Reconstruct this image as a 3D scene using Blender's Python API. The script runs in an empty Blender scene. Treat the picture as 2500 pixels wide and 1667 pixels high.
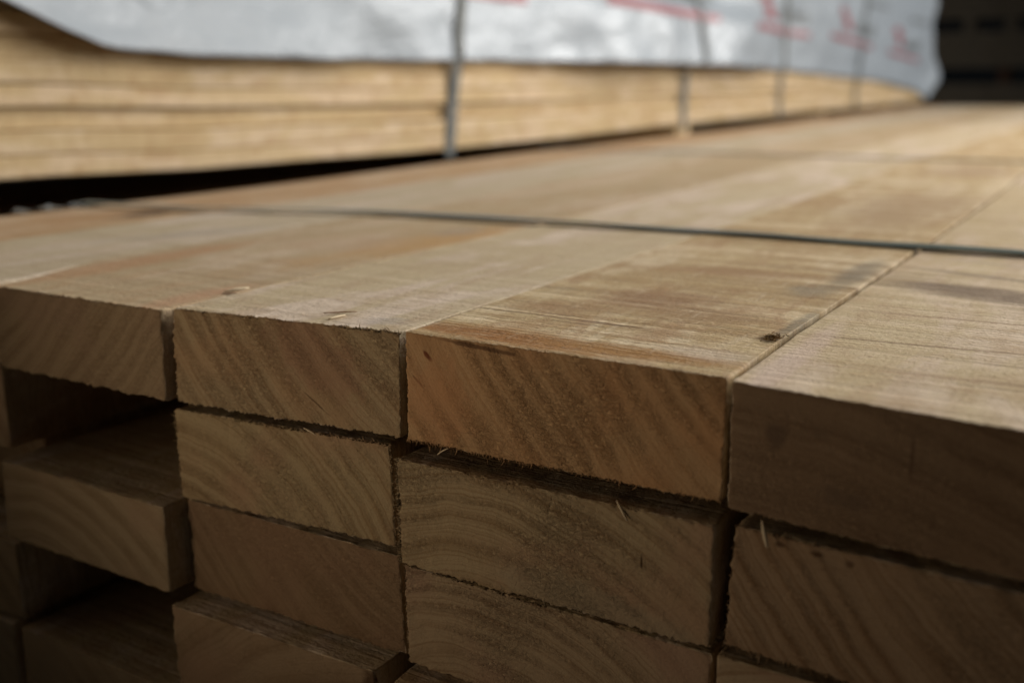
import bpy, math, random
from mathutils import Matrix, Vector, noise

# ---------------------------------------------------------------- camera, light, exposure
scene = bpy.context.scene
S = 0.1                      # everything below is measured in decimetres; z = 0 is the top of the near pack
cam_d = bpy.data.cameras.new('camera'); cam = bpy.data.objects.new('camera', cam_d)
scene.collection.objects.link(cam); scene.camera = cam
Rm = Matrix(((0.8549404, -0.1193477, 0.5048099), (0.5187080, 0.2048621, -0.8300443), (-0.0043525, 0.9714874, 0.2370514)))
cam.matrix_world = Matrix.Translation((0, 0, 1.0 * S)) @ Rm.to_4x4()
cam_d.lens = 36.84; cam_d.sensor_width = 36; cam_d.clip_start = 0.01; cam_d.clip_end = 200
cam_d.dof.use_dof = True; cam_d.dof.focus_distance = 0.432; cam_d.dof.aperture_fstop = 5.2

world = bpy.data.worlds.new('World'); scene.world = world; world.use_nodes = True
bg = world.node_tree.nodes['Background']; bg.inputs[0].default_value = (0.80, 0.90, 1.0, 1); bg.inputs[1].default_value = 0.003

def area(name, loc, target, sx, sy, power, col):
    d = bpy.data.lights.new(name, 'AREA'); d.shape = 'RECTANGLE'; d.size = sx; d.size_y = sy
    d.energy = power; d.color = col
    o = bpy.data.objects.new(name, d); scene.collection.objects.link(o)
    o.location = loc
    o.rotation_euler = (Vector(target) - Vector(loc)).to_track_quat('-Z', 'Y').to_euler()
    return o
area('shed_opening_light', (1.3, 2.15, 1.75), (-0.5, 1.8, 0.0), 1.2, 3.3, 145, (1.0, 0.965, 0.915))
al = area('front_fill_light', (-0.58, -0.16, -0.03), (-0.262, 0.34, 0.02), 0.20, 0.12, 0.134, (1.0, 0.81, 0.59)); al.data.spread = math.radians(58)  # added fill low in front; no real lamp here, brightens the board ends
far_fill = area('far_fill_light', (1.7, 5.6, 0.95), (-1.05, 3.6, 0.1), 1.6, 1.0, 85, (1.0, 0.98, 0.95))  # made-up fill lamp lifting the covered pack's far side and tarp end
scene.view_settings.view_transform = 'Standard'; scene.view_settings.look = 'None'
scene.view_settings.exposure = 0; scene.view_settings.gamma = 1
scene.view_settings.use_curve_mapping = False
scene.render.engine = 'CYCLES'

COL = scene.collection
# ---------------------------------------------------------------- node helpers
class NT:
    def __init__(s, mat):
        mat.use_nodes = True; s.t = mat.node_tree; s.t.nodes.clear()
    def n(s, typ, **kw):
        nd = s.t.nodes.new(typ)
        for k, v in kw.items(): setattr(nd, k, v)
        return nd
    def l(s, a, b): s.t.links.new(a, b)
    def put(s, sock, v):
        if isinstance(v, bpy.types.NodeSocket): s.l(v, sock)
        else: sock.default_value = v
    def math(s, op, a, b=0.0, clamp=False):
        nd = s.n('ShaderNodeMath', operation=op, use_clamp=clamp); s.put(nd.inputs[0], a); s.put(nd.inputs[1], b); return nd.outputs[0]
    def mapv(s, v, scale=(1, 1, 1), loc=(0, 0, 0), rot=(0, 0, 0), typ='POINT'):
        nd = s.n('ShaderNodeMapping', vector_type=typ); s.l(v, nd.inputs[0])
        nd.inputs['Scale'].default_value = scale; nd.inputs['Location'].default_value = loc; nd.inputs['Rotation'].default_value = rot
        return nd.outputs[0]
    def noise(s, v, scale=1.0, detail=3.0, rough=0.55, dist=0.0):
        nd = s.n('ShaderNodeTexNoise'); s.l(v, nd.inputs['Vector'])
        nd.inputs['Scale'].default_value = scale; nd.inputs['Detail'].default_value = detail
        nd.inputs['Roughness'].default_value = rough; nd.inputs['Distortion'].default_value = dist
        return nd.outputs['Fac']
    def noise1(s, w, scale=1.0, detail=2.0):
        nd = s.n('ShaderNodeTexNoise', noise_dimensions='1D'); s.put(nd.inputs['W'], w)
        nd.inputs['Scale'].default_value = scale; nd.inputs['Detail'].default_value = detail
        return nd.outputs['Fac']
    def ramp(s, v, a, b, lo=0.0, hi=1.0):
        nd = s.n('ShaderNodeMapRange', interpolation_type='SMOOTHSTEP'); s.put(nd.inputs[0], v)
        for i, x in zip((1, 2, 3, 4), (a, b, lo, hi)): nd.inputs[i].default_value = x
        return nd.outputs[0]
    def mix(s, f, a, b, mode='MIX'):
        nd = s.n('ShaderNodeMix', data_type='RGBA', blend_type=mode); s.put(nd.inputs[0], f)
        for sock, v in ((nd.inputs[6], a), (nd.inputs[7], b)):
            if isinstance(v, tuple): sock.default_value = (*v, 1)
            else: s.l(v, sock)
        return nd.outputs[2]
    def out(s, col, rough=0.75, spec=0.3, bump=None, bd=0.0004, bs=1.0, **kw):
        b = s.n('ShaderNodeBsdfPrincipled'); o = s.n('ShaderNodeOutputMaterial'); s.l(b.outputs[0], o.inputs[0])
        if isinstance(col, tuple): b.inputs['Base Color'].default_value = (*col, 1)
        else: s.l(col, b.inputs['Base Color'])
        s.put(b.inputs['Roughness'], rough); b.inputs['Specular IOR Level'].default_value = spec
        for k, v in kw.items(): b.inputs[k.replace('_', ' ')].default_value = v
        if bump is not None:
            bn = s.n('ShaderNodeBump'); bn.inputs['Distance'].default_value = bd; bn.inputs['Strength'].default_value = bs
            s.l(bump, bn.inputs['Height']); s.l(bn.outputs[0], b.inputs['Normal'])
        return b
    def coords(s, off=(0, 0, 0)):
        tc = s.n('ShaderNodeTexCoord')
        return s.mapv(tc.outputs['Object'], (10, 10, 10), off)      # decimetres, plus a seed offset

def marks(t, P, col, lst):
    """stains, bands and scars with a place of their own: (x, y, half_x, half_y, angle, colour, strength, streak)"""
    for (cx, cy, hx, hy, ang, c, st, streak) in lst:
        m = t.mapv(P, (hx, hy, 1000.0), (cx, cy, 0), (0, 0, ang), 'TEXTURE')
        ln = t.n('ShaderNodeVectorMath', operation='LENGTH'); t.l(m, ln.inputs[0])
        nz = t.noise(t.mapv(P, (streak[0], streak[1], 1), (cx * 3, cy * 7, 0), (0, 0, -ang)), 1.0, 5.0, 0.65)
        v = t.math('ADD', ln.outputs['Value'], t.math('MULTIPLY', t.math('SUBTRACT', nz, 0.5), 1.5))
        f = t.ramp(v, 1.25, 0.35, 0.0, st)
        f = t.math('MULTIPLY', f, t.ramp(t.noise(t.mapv(P, (5, 60, 5), (cx, cy, 0), (0, 0, 0.03)), 1.0, 4.0, 0.7), 0.30, 0.55, 0.35, 1.0))
        col = t.mix(f, col, c)
    return col

def long_mat(name, seed, c1, c2, c3, saw=0.5, cracks=0.5, mk=(), warm=None):
    """sawn long faces of a board; the seed shifts the pattern so that no two boards match"""
    m = bpy.data.materials.new(name); t = NT(m)
    P = t.coords()
    r = random.Random(seed); so = (r.uniform(-50, 50), r.uniform(-50, 50), r.uniform(-50, 50))
    Q = t.mapv(P, (1, 1, 1), so)
    big = t.noise(t.mapv(Q, (1.3, 0.28, 1.3)), 1.0, 3.0, 0.5, 0.6)
    col = t.mix(t.ramp(big, 0.38, 0.60), c1, c2)
    pink = t.noise(t.mapv(Q, (2.3, 0.5, 2.3), (7, 3, 1)), 1.0, 4.0, 0.6, 0.8)
    col = t.mix(t.ramp(pink, 0.46, 0.60, 0, 0.9), col, c3)
    # growth rings cut lengthwise: soft streaks
    st = t.noise(t.mapv(Q, (11, 0.35, 11), (1, 9, 4)), 1.0, 3.0, 0.6, 0.3)
    col = t.mix(t.ramp(st, 0.45, 0.75, 0, 0.30), col, tuple(x * y for x, y in zip(c1, (0.68, 0.58, 0.48))))
    # band-saw lines across the board
    s1 = t.noise(t.mapv(Q, (0.55, 10.0, 2.0), (0, 0, 0), (0, 0, 0.03)), 1.0, 4.0, 0.62, 0.15)
    s2 = t.noise(t.mapv(Q, (1.1, 42.0, 3.0), (3, 3, 3), (0, 0, -0.02)), 1.0, 3.0, 0.6)
    col = t.mix(t.ramp(s1, 0.48, 0.66, 0, saw), col, tuple(x * y for x, y in zip(c1, (0.62, 0.52, 0.40))))
    col = t.mix(t.ramp(s1, 0.50, 0.34, 0, saw * 0.8), col, tuple(min(1, x * 1.18) for x in c3))
    col = t.mix(t.ramp(s2, 0.54, 0.68, 0, saw * 0.8), col, (0.26, 0.17, 0.10))
    # mottled blotches
    bl = t.noise(t.mapv(Q, (4.5, 2.2, 4.5), (5, 5, 5)), 1.0, 5.0, 0.62, 0.5)
    col = t.mix(t.ramp(bl, 0.50, 0.66, 0, 0.55), col, warm or (0.36, 0.22, 0.12))
    bl2 = t.noise(t.mapv(Q, (9, 12, 9), (2, 5, 8), (0, 0, 0.35)), 1.0, 4.0, 0.65, 0.4)
    col = t.mix(t.ramp(bl2, 0.54, 0.68, 0, 0.15 + 0.5 * saw), col, tuple(x * y for x, y in zip(c1, (0.74, 0.60, 0.46))))
    col = t.mix(t.ramp(bl2, 0.44, 0.32, 0, 0.12 + 0.3 * saw), col, tuple(min(1, x * 1.12) for x in c3))
    # thin drying cracks and saw nicks
    ck = t.noise(t.mapv(Q, (0.9, 46.0, 3.0), (2, 1, 0), (0, 0, 0.04)), 1.0, 2.0, 0.5)
    cm = t.ramp(t.noise(t.mapv(Q, (1.1, 1.6, 1.0), (9, 9, 9)), 1.0, 2.0), 0.47, 0.62)
    crk = t.math('MULTIPLY', t.ramp(ck, 0.66, 0.72, 0, cracks), cm)
    col = t.mix(crk, col, (0.13, 0.075, 0.04))
    col = marks(t, P, col, mk)
    dg = t.noise(t.mapv(Q, (26, 3.2, 9), (1, 1, 1), (0, 0, 0.12)), 1.0, 3.0, 0.6, 0.2)
    col = t.mix(t.ramp(dg, 0.60, 0.72, 0, 0.35 * saw + 0.08), col, (0.62, 0.50, 0.36))
    col = t.mix(t.ramp(dg, 0.40, 0.28, 0, 0.35 * saw + 0.08), col, (0.27, 0.17, 0.09))
    g = t.noise(Q, 42.0, 3.0, 0.7); g2 = t.noise(t.mapv(Q, (30, 90, 30)), 1.0, 2.0, 0.6)
    pit = t.noise(t.mapv(Q, (20, 75, 20), (0, 0, 0), (0, 0, 0.04)), 1.0, 4.0, 0.75)
    pm = t.ramp(t.noise(t.mapv(Q, (1.5, 3.5, 1), (4, 4, 4)), 1.0, 3.0), 0.40, 0.60, 0.15, 1.0)
    col = t.mix(t.math('MULTIPLY', t.ramp(pit, 0.56, 0.68, 0, 0.25 + 0.6 * saw), pm), col, (0.17, 0.095, 0.045))
    col = t.mix(t.ramp(g, 0.56, 0.70, 0, 0.45), col, (0.22, 0.135, 0.07))
    col = t.mix(t.ramp(g2, 0.42, 0.25, 0, 0.25), col, (0.70, 0.58, 0.45))
    h = t.math('ADD', t.math('MULTIPLY', g, 0.6), t.math('MULTIPLY', s2, 0.8)); h = t.math('SUBTRACT', h, t.math('MULTIPLY', pit, 0.5))
    h = t.math('ADD', h, t.math('MULTIPLY', s1, 1.2)); h = t.math('SUBTRACT', h, t.math('MULTIPLY', crk, 1.5))
    t.out(col, rough=0.65, spec=0.32, bump=h, bd=0.0013, bs=1.0)
    return m

def end_mat(name, seed, cx, cz, light, dark, blush, ringscale=7.0, contrast=0.6, fuzz=0.6, mk=(), pw=1.6):
    """end grain: rings around a centre (cx, cz) in the cut's own plane, torn fibre patches"""
    m = bpy.data.materials.new(name); t = NT(m)
    P = t.coords(); r = random.Random(seed); so = (r.uniform(-50, 50), r.uniform(-50, 50), r.uniform(-50, 50))
    Q = t.mapv(P, (1, 1, 1), so)
    wob = t.noise(Q, 1.6, 3.0, 0.5); wob2 = t.noise(Q, 9.0, 2.0, 0.5)
    ctr = t.mapv(P, (1, 0.0, 1), (-cx, 0, -cz))
    ln = t.n('ShaderNodeVectorMath', operation='LENGTH'); t.l(ctr, ln.inputs[0])
    rr = t.math('ADD', ln.outputs['Value'], t.math('MULTIPLY', wob, 0.14)); rr = t.math('ADD', rr, t.math('MULTIPLY', wob2, 0.022))
    drift = t.noise1(t.math('ADD', rr, so[0]), 2.3, 1.0)
    ph = t.math('ADD', t.math('MULTIPLY', rr, ringscale), t.math('MULTIPLY', drift, 2.2))
    w1 = t.math('ADD', t.math('MULTIPLY', t.math('SINE', t.math('MULTIPLY', ph, 6.2832)), 0.5), 0.5)
    ring = t.math('POWER', w1, pw)
    keep = t.ramp(t.noise(Q, 2.2, 3.0, 0.6), 0.36, 0.62, 0.25, 1.0)
    thin = t.noise1(t.math('ADD', rr, so[1]), ringscale * 7.0, 1.5)
    col = t.mix(t.math('MULTIPLY', t.math('MULTIPLY', ring, keep), contrast), light, dark)
    col = t.mix(t.ramp(thin, 0.48, 0.70, 0, 0.8 * contrast), col, dark)
    fine = t.noise1(t.math('ADD', rr, so[2]), ringscale * 16.0, 1.0)
    col = t.mix(t.ramp(fine, 0.50, 0.66, 0, 0.22), col, dark)
    rays = t.noise(t.mapv(Q, (7, 7, 60), (0, 0, 0), (0, 0.5, 0)), 1.0, 3.0, 0.6)
    col = t.mix(t.ramp(rays, 0.52, 0.70, 0, 0.22), col, dark)
    b1 = t.noise(Q, 1.9, 3.0, 0.55)
    col = t.mix(t.ramp(b1, 0.44, 0.66, 0, 0.75), col, blush)
    # cross grain fibres dragged by the saw
    fz = t.noise(t.mapv(Q, (42, 42, 66)), 1.0, 4.0, 0.72, 0.5)
    fz2 = t.noise(Q, 95.0, 2.0, 0.7)
    fm = t.ramp(t.math('ADD', t.math('MULTIPLY', t.noise(Q, 1.6, 2.0, 0.5), 0.8), t.math('MULTIPLY', ring, 0.10)), 0.34, 0.60)
    fm = t.math('MULTIPLY', fm, fuzz)
    col = t.mix(t.math('MULTIPLY', t.ramp(fz, 0.52, 0.66), t.math('MULTIPLY', fm, 0.32)), col, tuple(x * y for x, y in zip(dark, (0.62, 0.52, 0.45))))
    col = t.mix(t.math('MULTIPLY', t.ramp(fz, 0.46, 0.34), t.math('MULTIPLY', fm, 0.75)), col, tuple(min(1, x * 1.45) for x in light))
    col = t.mix(t.ramp(fz2, 0.58, 0.72, 0, 0.30), col, tuple(x * 0.6 for x in dark))
    for (mx, mz, hx, hz, ang, c, stg) in mk:
        mm = t.mapv(P, (hx, 1000.0, hz), (mx, 0, mz), (0, ang, 0), 'TEXTURE')
        l2 = t.n('ShaderNodeVectorMath', operation='LENGTH'); t.l(mm, l2.inputs[0])
        v = t.math('ADD', l2.outputs['Value'], t.math('MULTIPLY', t.math('SUBTRACT', t.noise(Q, 14.0, 3.0), 0.5), 1.6))
        col = t.mix(t.ramp(v, 1.2, 0.5, 0, stg), col, c)
    h = t.math('MULTIPLY', fz, t.math('ADD', t.math('MULTIPLY', fm, 1.6), 0.25))
    h = t.math('ADD', h, t.math('MULTIPLY', fz2, 0.35)); h = t.math('ADD', h, t.math('MULTIPLY', ring, 0.08))
    t.out(col, rough=0.85, spec=0.15, bump=h, bd=0.0011, bs=1.0)
    return m

# ---------------------------------------------------------------- object helpers
def tag(o, label=None, cat=None, group=None, kind=None):
    for k, v in (('label', label), ('category', cat), ('group', group), ('kind', kind)):
        if v: o[k] = v
    return o

def mesh_obj(name, verts, faces, mats, origin=(0, 0, 0), midx=None, parent=None, smooth=True):
    """verts are world points in decimetres; the object's origin is put at `origin`"""
    ox, oy, oz = origin
    me = bpy.data.meshes.new(name)
    me.from_pydata([((x - ox) * S, (y - oy) * S, (z - oz) * S) for x, y, z in verts], [], faces)
    for m in mats: me.materials.append(m)
    if midx: me.polygons.foreach_set('material_index', midx)
    me.polygons.foreach_set('use_smooth', [smooth] * len(faces)); me.update()
    o = bpy.data.objects.new(name, me); COL.objects.link(o)
    o.location = (ox * S, oy * S, oz * S)
    if parent:
        o.parent = parent; o.location = ((ox * S) - parent.location.x, (oy * S) - parent.location.y, (oz * S) - parent.location.z)
    return o

def interp(tbl, x):
    if x <= tbl[0][0]: return tbl[0][1]
    for (a, va), (b, vb) in zip(tbl, tbl[1:]):
        if x <= b:
            u = (x - a) / (b - a); u = u * u * (3 - 2 * u); return va + (vb - va) * u
    return tbl[-1][1]
RISE = [(7, 0.0), (14, 0.055), (21.5, 0.066), (32.4, 0.137), (42.3, 0.206)]    # the long pack bows up over its bearers
def rise(y): return interp(RISE, y)

def lin(n, r):
    e = [0.0, 0.3 * r, r]
    return e

def coordlist(L, step, r):
    n = max(2, int((L - 2 * r) / step)); mid = [r + (L - 2 * r) * i / n for i in range(n + 1)]
    return [0.0, 0.35 * r] + mid + [L - 0.35 * r, L]

def frac(p): return noise.noise(Vector(p))

def board(name, label, corners, yl, yr, yend, back=None, step=0.05, mats=None, group=None, seed=0, r=0.012,
          rag=0.004, face=0.0015, splint=(), cat='board', ygrow=1.18, ymax=2.5, rows_z=None, cup=0.0):
    """one sawn board. corners = front face TL, TR, BR, BL as (x, z); back = (x_left, x_right) where it settles 1 dm in"""
    TL, TR, BR, BL = corners
    if back is None: back = ((TL[0] + BL[0]) / 2, (TR[0] + BR[0]) / 2)
    W = TR[0] - TL[0]; H = TL[1] - BL[1]
    us = coordlist(W, step, r); ws = coordlist(H, step, r)
    ys = [0.0, 0.35 * r, r]; d = max(step * 1.1, 0.015)
    Ly = yend - min(yl, yr)
    while ys[-1] + d < Ly - 0.2:
        ys.append(ys[-1] + d); d = min(d * ygrow, ymax if ys[-1] > 3.5 else 0.16 + 0.25 * (step > 0.03))
    ys += [Ly - 0.1, Ly]
    nu, nw, ny = len(us), len(ws), len(ys)
    sv = Vector((seed * 13.7, seed * 5.1, seed * 9.3))
    idx = {}; verts = []
    # (profile stations continue over the far end as well)
    def pos(i, j, k):
        u, y, w = us[i], ys[j], ws[k]
        re = r * (1 - 0.6 * min(1, y / 0.3))
        q = Vector((min(max(u, re), W - re), min(max(y, r), Ly - r), min(max(w, re), H - re)))
        p = Vector((u, y, w)); dv = p - q; cnt = sum(1 for c in dv if abs(c) > 1e-6)
        if dv.length > 1e-9: nrm = dv.normalized(); p = q + nrm * (r if y < r or y > Ly - r else re)
        else: nrm = Vector((0, 0, 0))
        nearedge = cnt >= 2
        fu, fw = p.x / W, p.z / H
        s3 = sv + p
        near = 1.0 if p.y < 3.0 else 0.3
        a = 0.0
        if j < 3 or near == 1.0:
            a += face * (frac(s3 * 9) + 0.8 * frac(s3 * 31))
        if nearedge and p.y < 0.06: a += rag * (abs(frac(s3 * 38)) * 1.3 + 1.2 * frac(s3 * 90) + 0.8 * frac(s3 * 11))
        elif nearedge: a += rag * near * (0.9 * frac(s3 * Vector((1, 0.35, 1)) * 12) if False else 0.9 * frac((s3.x * 12, s3.y * 5, s3.z * 12)))
        p = p + nrm * a
        # place
        t = min(1.0, max(0.0, p.y / 1.0)); t = t * t * (3 - 2 * t)
        fz = 1 - p.z / H                                     # 0 at bottom, 1 at top
        fu = p.x / W; fz = p.z / H
        xt = TL[0] * (1 - fu) + TR[0] * fu; xb = BL[0] * (1 - fu) + BR[0] * fu
        zt = TL[1] * (1 - fu) + TR[1] * fu; zb = BL[1] * (1 - fu) + BR[1] * fu
        xf = xb + (xt - xb) * fz; zf = zb + (zt - zb) * fz
        bx = back[0] * (1 - fu) + back[1] * fu
        y = (yl * (1 - fu) + yr * fu) * (1 - min(1, p.y / 5)) + min(yl, yr) * min(1, p.y / 5) + p.y
        x = xf * (1 - t) + bx * t + 0.02 * frac((y * 0.35, seed * 3.1, 0)) * t
        z = zf + rise(y) + cup * (2 * fu - 1) ** 2
        return (x, y, z)
    def vid(i, j, k):
        key = (i, j, k)
        if key not in idx: idx[key] = len(verts); verts.append(pos(i, j, k))
        return idx[key]
    F = []; M = []
    for i in range(nu - 1):
        for k in range(nw - 1):
            F.append((vid(i, 0, k), vid(i + 1, 0, k), vid(i + 1, 0, k + 1), vid(i, 0, k + 1))); M.append(1)
            F.append((vid(i, ny - 1, k + 1), vid(i + 1, ny - 1, k + 1), vid(i + 1, ny - 1, k), vid(i, ny - 1, k))); M.append(1)
    for j in range(ny - 1):
        for i in range(nu - 1):
            F.append((vid(i, j, nw - 1), vid(i + 1, j, nw - 1), vid(i + 1, j + 1, nw - 1), vid(i, j + 1, nw - 1))); M.append(0)
            F.append((vid(i, j + 1, 0), vid(i + 1, j + 1, 0), vid(i + 1, j, 0), vid(i, j, 0))); M.append(0)
        for k in range(nw - 1):
            F.append((vid(nu - 1, j, k), vid(nu - 1, j + 1, k), vid(nu - 1, j + 1, k + 1), vid(nu - 1, j, k + 1))); M.append(0)
            F.append((vid(0, j, k + 1), vid(0, j + 1, k + 1), vid(0, j + 1, k), vid(0, j, k))); M.append(0)
    # torn fibres along chosen edges of the cut
    rnd = random.Random(seed + 77)
    E = {'top': (TL, TR, 0), 'bottom': (BL, BR, 0), 'left': (TL, BL, 1), 'right': (TR, BR, 2)}
    for (edge, a, b, n, ln) in splint:
        A, B, sd = E[edge]
        for q in range(n):
            u = a + (b - a) * rnd.random()
            px = A[0] + (B[0] - A[0]) * u; pz = A[1] + (B[1] - A[1]) * u
            py = (yl + (yr - yl) * u) if sd == 0 else (yl if sd == 1 else yr)
            L = ln * rnd.uniform(0.3, 1.0) * (2.0 if rnd.random() < 0.06 else 1.0); wd = rnd.uniform(0.0022, 0.0055)
            if edge == 'top': dr = Vector((rnd.uniform(-.6, .6), rnd.uniform(-1.0, -.1), rnd.uniform(0.0, .7)))
            elif edge == 'bottom': dr = Vector((rnd.uniform(-.5, .8), rnd.uniform(-.7, .2), rnd.uniform(-1, -.3)))
            elif edge == 'left': dr = Vector((rnd.uniform(-1, -.3), rnd.uniform(-.9, .1), rnd.uniform(-.6, .4)))
            else: dr = Vector((rnd.uniform(.3, 1), rnd.uniform(-.9, .1), rnd.uniform(-.6, .4)))
            dr.normalize(); base = Vector((px, py + 0.006, pz + rise(py)))
            base -= dr * 0.004
            if edge == 'bottom': base.z += 0.006
            if edge == 'top': base.z -= 0.006
            sidev = dr.cross(Vector((rnd.uniform(-1, 1), rnd.uniform(-1, 1), rnd.uniform(-1, 1)))).normalized() * wd
            up = dr.cross(sidev).normalized() * wd * 0.6
            mid = base + dr * L * 0.55 + up * rnd.uniform(-1.5, 1.5); tip = base + dr * L + up * rnd.uniform(-4, 4)
            b0 = len(verts)
            for v in (base + sidev, base - sidev, base + up, mid + sidev * .7, mid - sidev * .7, mid + up * .7, tip): verts.append(tuple(v))
            for f in ((0, 1, 4, 3), (1, 2, 5, 4), (2, 0, 3, 5)): F.append(tuple(b0 + x for x in f)); M.append(1)
            for f in ((3, 4, 6), (4, 5, 6), (5, 3, 6)): F.append(tuple(b0 + x for x in f)); M.append(1)
    o = mesh_obj(name, verts, F, mats, (TL[0], min(yl, yr), TL[1]), M)
    return tag(o, label, cat, group)

# ---------------------------------------------------------------- floor
fm = bpy.data.materials.new('dusty_concrete'); t = NT(fm); P = t.coords()
c = t.mix(t.ramp(t.noise(P, 0.25, 6, 0.6), 0.35, 0.65), (0.10, 0.095, 0.085), (0.16, 0.15, 0.135))
t.out(c, 0.85, 0.2, t.noise(P, 3.0, 6, 0.7), 0.002, 0.6)
FZ = -3.5
tag(mesh_obj('floor', [(-400, -100, FZ), (200, -100, FZ), (200, 500, FZ), (-400, 500, FZ)], [(0, 1, 2, 3)], [fm], smooth=False), kind='structure')

# ---------------------------------------------------------------- near pack: colours
CREAM = (0.47, 0.365, 0.225); YEL = (0.43, 0.315, 0.165); PINK = (0.60, 0.48, 0.37); TAN = (0.44, 0.27, 0.145); OLIVE = (0.35, 0.245, 0.135)
BROWN = (0.30, 0.155, 0.07); GREY = (0.25, 0.215, 0.185)
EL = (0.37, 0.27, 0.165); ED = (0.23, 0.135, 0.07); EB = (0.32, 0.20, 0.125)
G1 = 'boards in the near strapped pack'
YE = 42.0

# top layer ------------------------------------------------------------------
mB = long_mat('board_face_cream', 11, (0.52, 0.42, 0.275), (0.49, 0.39, 0.24), (0.63, 0.51, 0.40), saw=0.22, cracks=0.15, warm=(0.42, 0.30, 0.19), mk=[
    (1.03, 0.27, 0.12, 0.10, 0.3, (0.27, 0.235, 0.22), 0.5, (9, 30)),
    (0.55, 0.6, 0.35, 0.06, 0.1, (0.44, 0.34, 0.20), 0.5, (2, 6))])
mB1e = end_mat('board_end_striped', 12, 2.3, 1.15, (0.36, 0.265, 0.155), (0.20, 0.115, 0.055), (0.35, 0.22, 0.12), 8.5, 0.62, 1.0, pw=1.0,
               mk=[(0.78, -0.36, 0.09, 0.004, 0.62, (0.07, 0.035, 0.015), 0.8), (0.8, -0.15, 0.30, 0.16, 0.4, (0.29, 0.165, 0.10), 0.65)])
mC = long_mat('board_face_weathered', 23, (0.49, 0.37, 0.20), (0.43, 0.305, 0.155), (0.62, 0.50, 0.33), saw=0.75, cracks=0.9, warm=(0.33, 0.19, 0.09), mk=[
    (0.42, 0.14, 0.70, 0.13, -0.02, (0.31, 0.145, 0.035), 1.0, (1.6, 50)), (0.38, 0.14, 0.60, 0.09, -0.02, (0.25, 0.105, 0.025), 0.8, (1.2, 60)),
    (1.00, 0.17, 0.52, 0.10, 0.04, (0.30, 0.15, 0.04), 1.0, (1.6, 50)),
    (0.62, 1.15, 0.34, 0.28, 0.5, (0.26, 0.145, 0.07), 0.85, (2, 14)),
    (0.35, 0.75, 0.32, 0.18, 0.3, (0.30, 0.18, 0.085), 0.7, (2, 14)),
    (0.95, 0.95, 0.28, 0.22, 0.2, (0.28, 0.17, 0.08), 0.75, (2, 14)),
    (0.65, 2.05, 0.6, 0.14, 0.1, (0.28, 0.155, 0.07), 0.8, (2, 10)),
    (1.28, 2.35, 0.10, 0.55, 0.0, (0.21, 0.17, 0.115), 0.9, (6, 14)),
    (1.20, 1.75, 0.14, 0.20, 0.0, (0.23, 0.19, 0.13), 0.75, (6, 20)),
    (1.36, 0.95, 0.04, 0.35, 0.0, (0.21, 0.175, 0.12), 0.8, (20, 10)),
    (1.33, 0.65, 0.05, 0.06, 0.0, (0.14, 0.08, 0.03), 0.9, (20, 20)),
    (1.22, 0.30, 0.20, 0.12, 0.0, (0.60, 0.49, 0.40), 0.5, (3, 12)),
    (0.9, 5.6, 0.5, 1.6, 0.0, (0.33, 0.22, 0.13), 0.6, (3, 2)),
    (0.8, 9.3, 0.5, 0.9, 0.0, (0.31, 0.20, 0.12), 0.6, (3, 2))])
mC1e = end_mat('board_end_red_brown', 24, 3.4, 1.9, (0.43, 0.27, 0.14), (0.26, 0.135, 0.055), (0.42, 0.225, 0.105), 8.5, 0.42, 1.1, pw=1.0,
               mk=[(0.105, -0.085, 0.035, 0.013, 0.8, (0.12, 0.03, 0.012), 0.95), (0.05, -0.20, 0.05, 0.006, 0.7, (0.10, 0.045, 0.02), 0.8),
                   (0.35, -0.02, 0.22, 0.010, 0.06, (0.12, 0.06, 0.03), 0.8), (0.15, -0.28, 0.2, 0.20, 0.3, (0.42, 0.21, 0.10), 0.5)])
mD = long_mat('board_face_straw', 31, (0.53, 0.42, 0.255), (0.50, 0.385, 0.225), (0.60, 0.475, 0.345), saw=0.35, cracks=1.0, warm=(0.42, 0.29, 0.17), mk=[
    (0.55, 2.22, 0.72, 0.21, -0.33, (0.20, 0.14, 0.09), 1.0, (1.2, 9)),
    (0.45, 2.75, 0.50, 0.05, -0.28, (0.23, 0.17, 0.115), 0.8, (1.5, 12)),
    (0.45, 0.98, 0.75, 0.014, 0.11, (0.20, 0.125, 0.06), 0.85, (2.5, 40)),
    (0.55, 1.55, 0.65, 0.012, 0.06, (0.24, 0.15, 0.08), 0.75, (2.5, 40)),
    (0.5, 0.52, 0.6, 0.010, 0.08, (0.33, 0.20, 0.11), 0.7, (2.5, 40)),
    (0.10, 0.40, 0.07, 0.9, 0.0, (0.60, 0.46, 0.38), 0.6, (6, 1)),
    (0.42, 3.2, 0.3, 0.03, -0.2, (0.27, 0.2, 0.16), 0.5, (3, 12))])
mD1e = end_mat('board_end_painted_shade', 32, 0.1, -2.2, (0.225, 0.15, 0.09), (0.13, 0.075, 0.04), (0.19, 0.12, 0.07), 7.0, 0.7, 0.5,  # end tones lowered: shade painted into the right-hand board's colours
               mk=[(0.17, -0.16, 0.05, 0.06, 0.4, (0.11, 0.07, 0.045), 0.8), (0.42, -0.34, 0.10, 0.04, 0, (0.13, 0.085, 0.055), 0.6),
                   (0.62, -0.15, 0.006, 0.08, 0, (0.09, 0.05, 0.03), 0.7), (0.32, -0.13, 0.04, 0.025, 0, (0.15, 0.1, 0.06), 0.6)])
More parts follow.
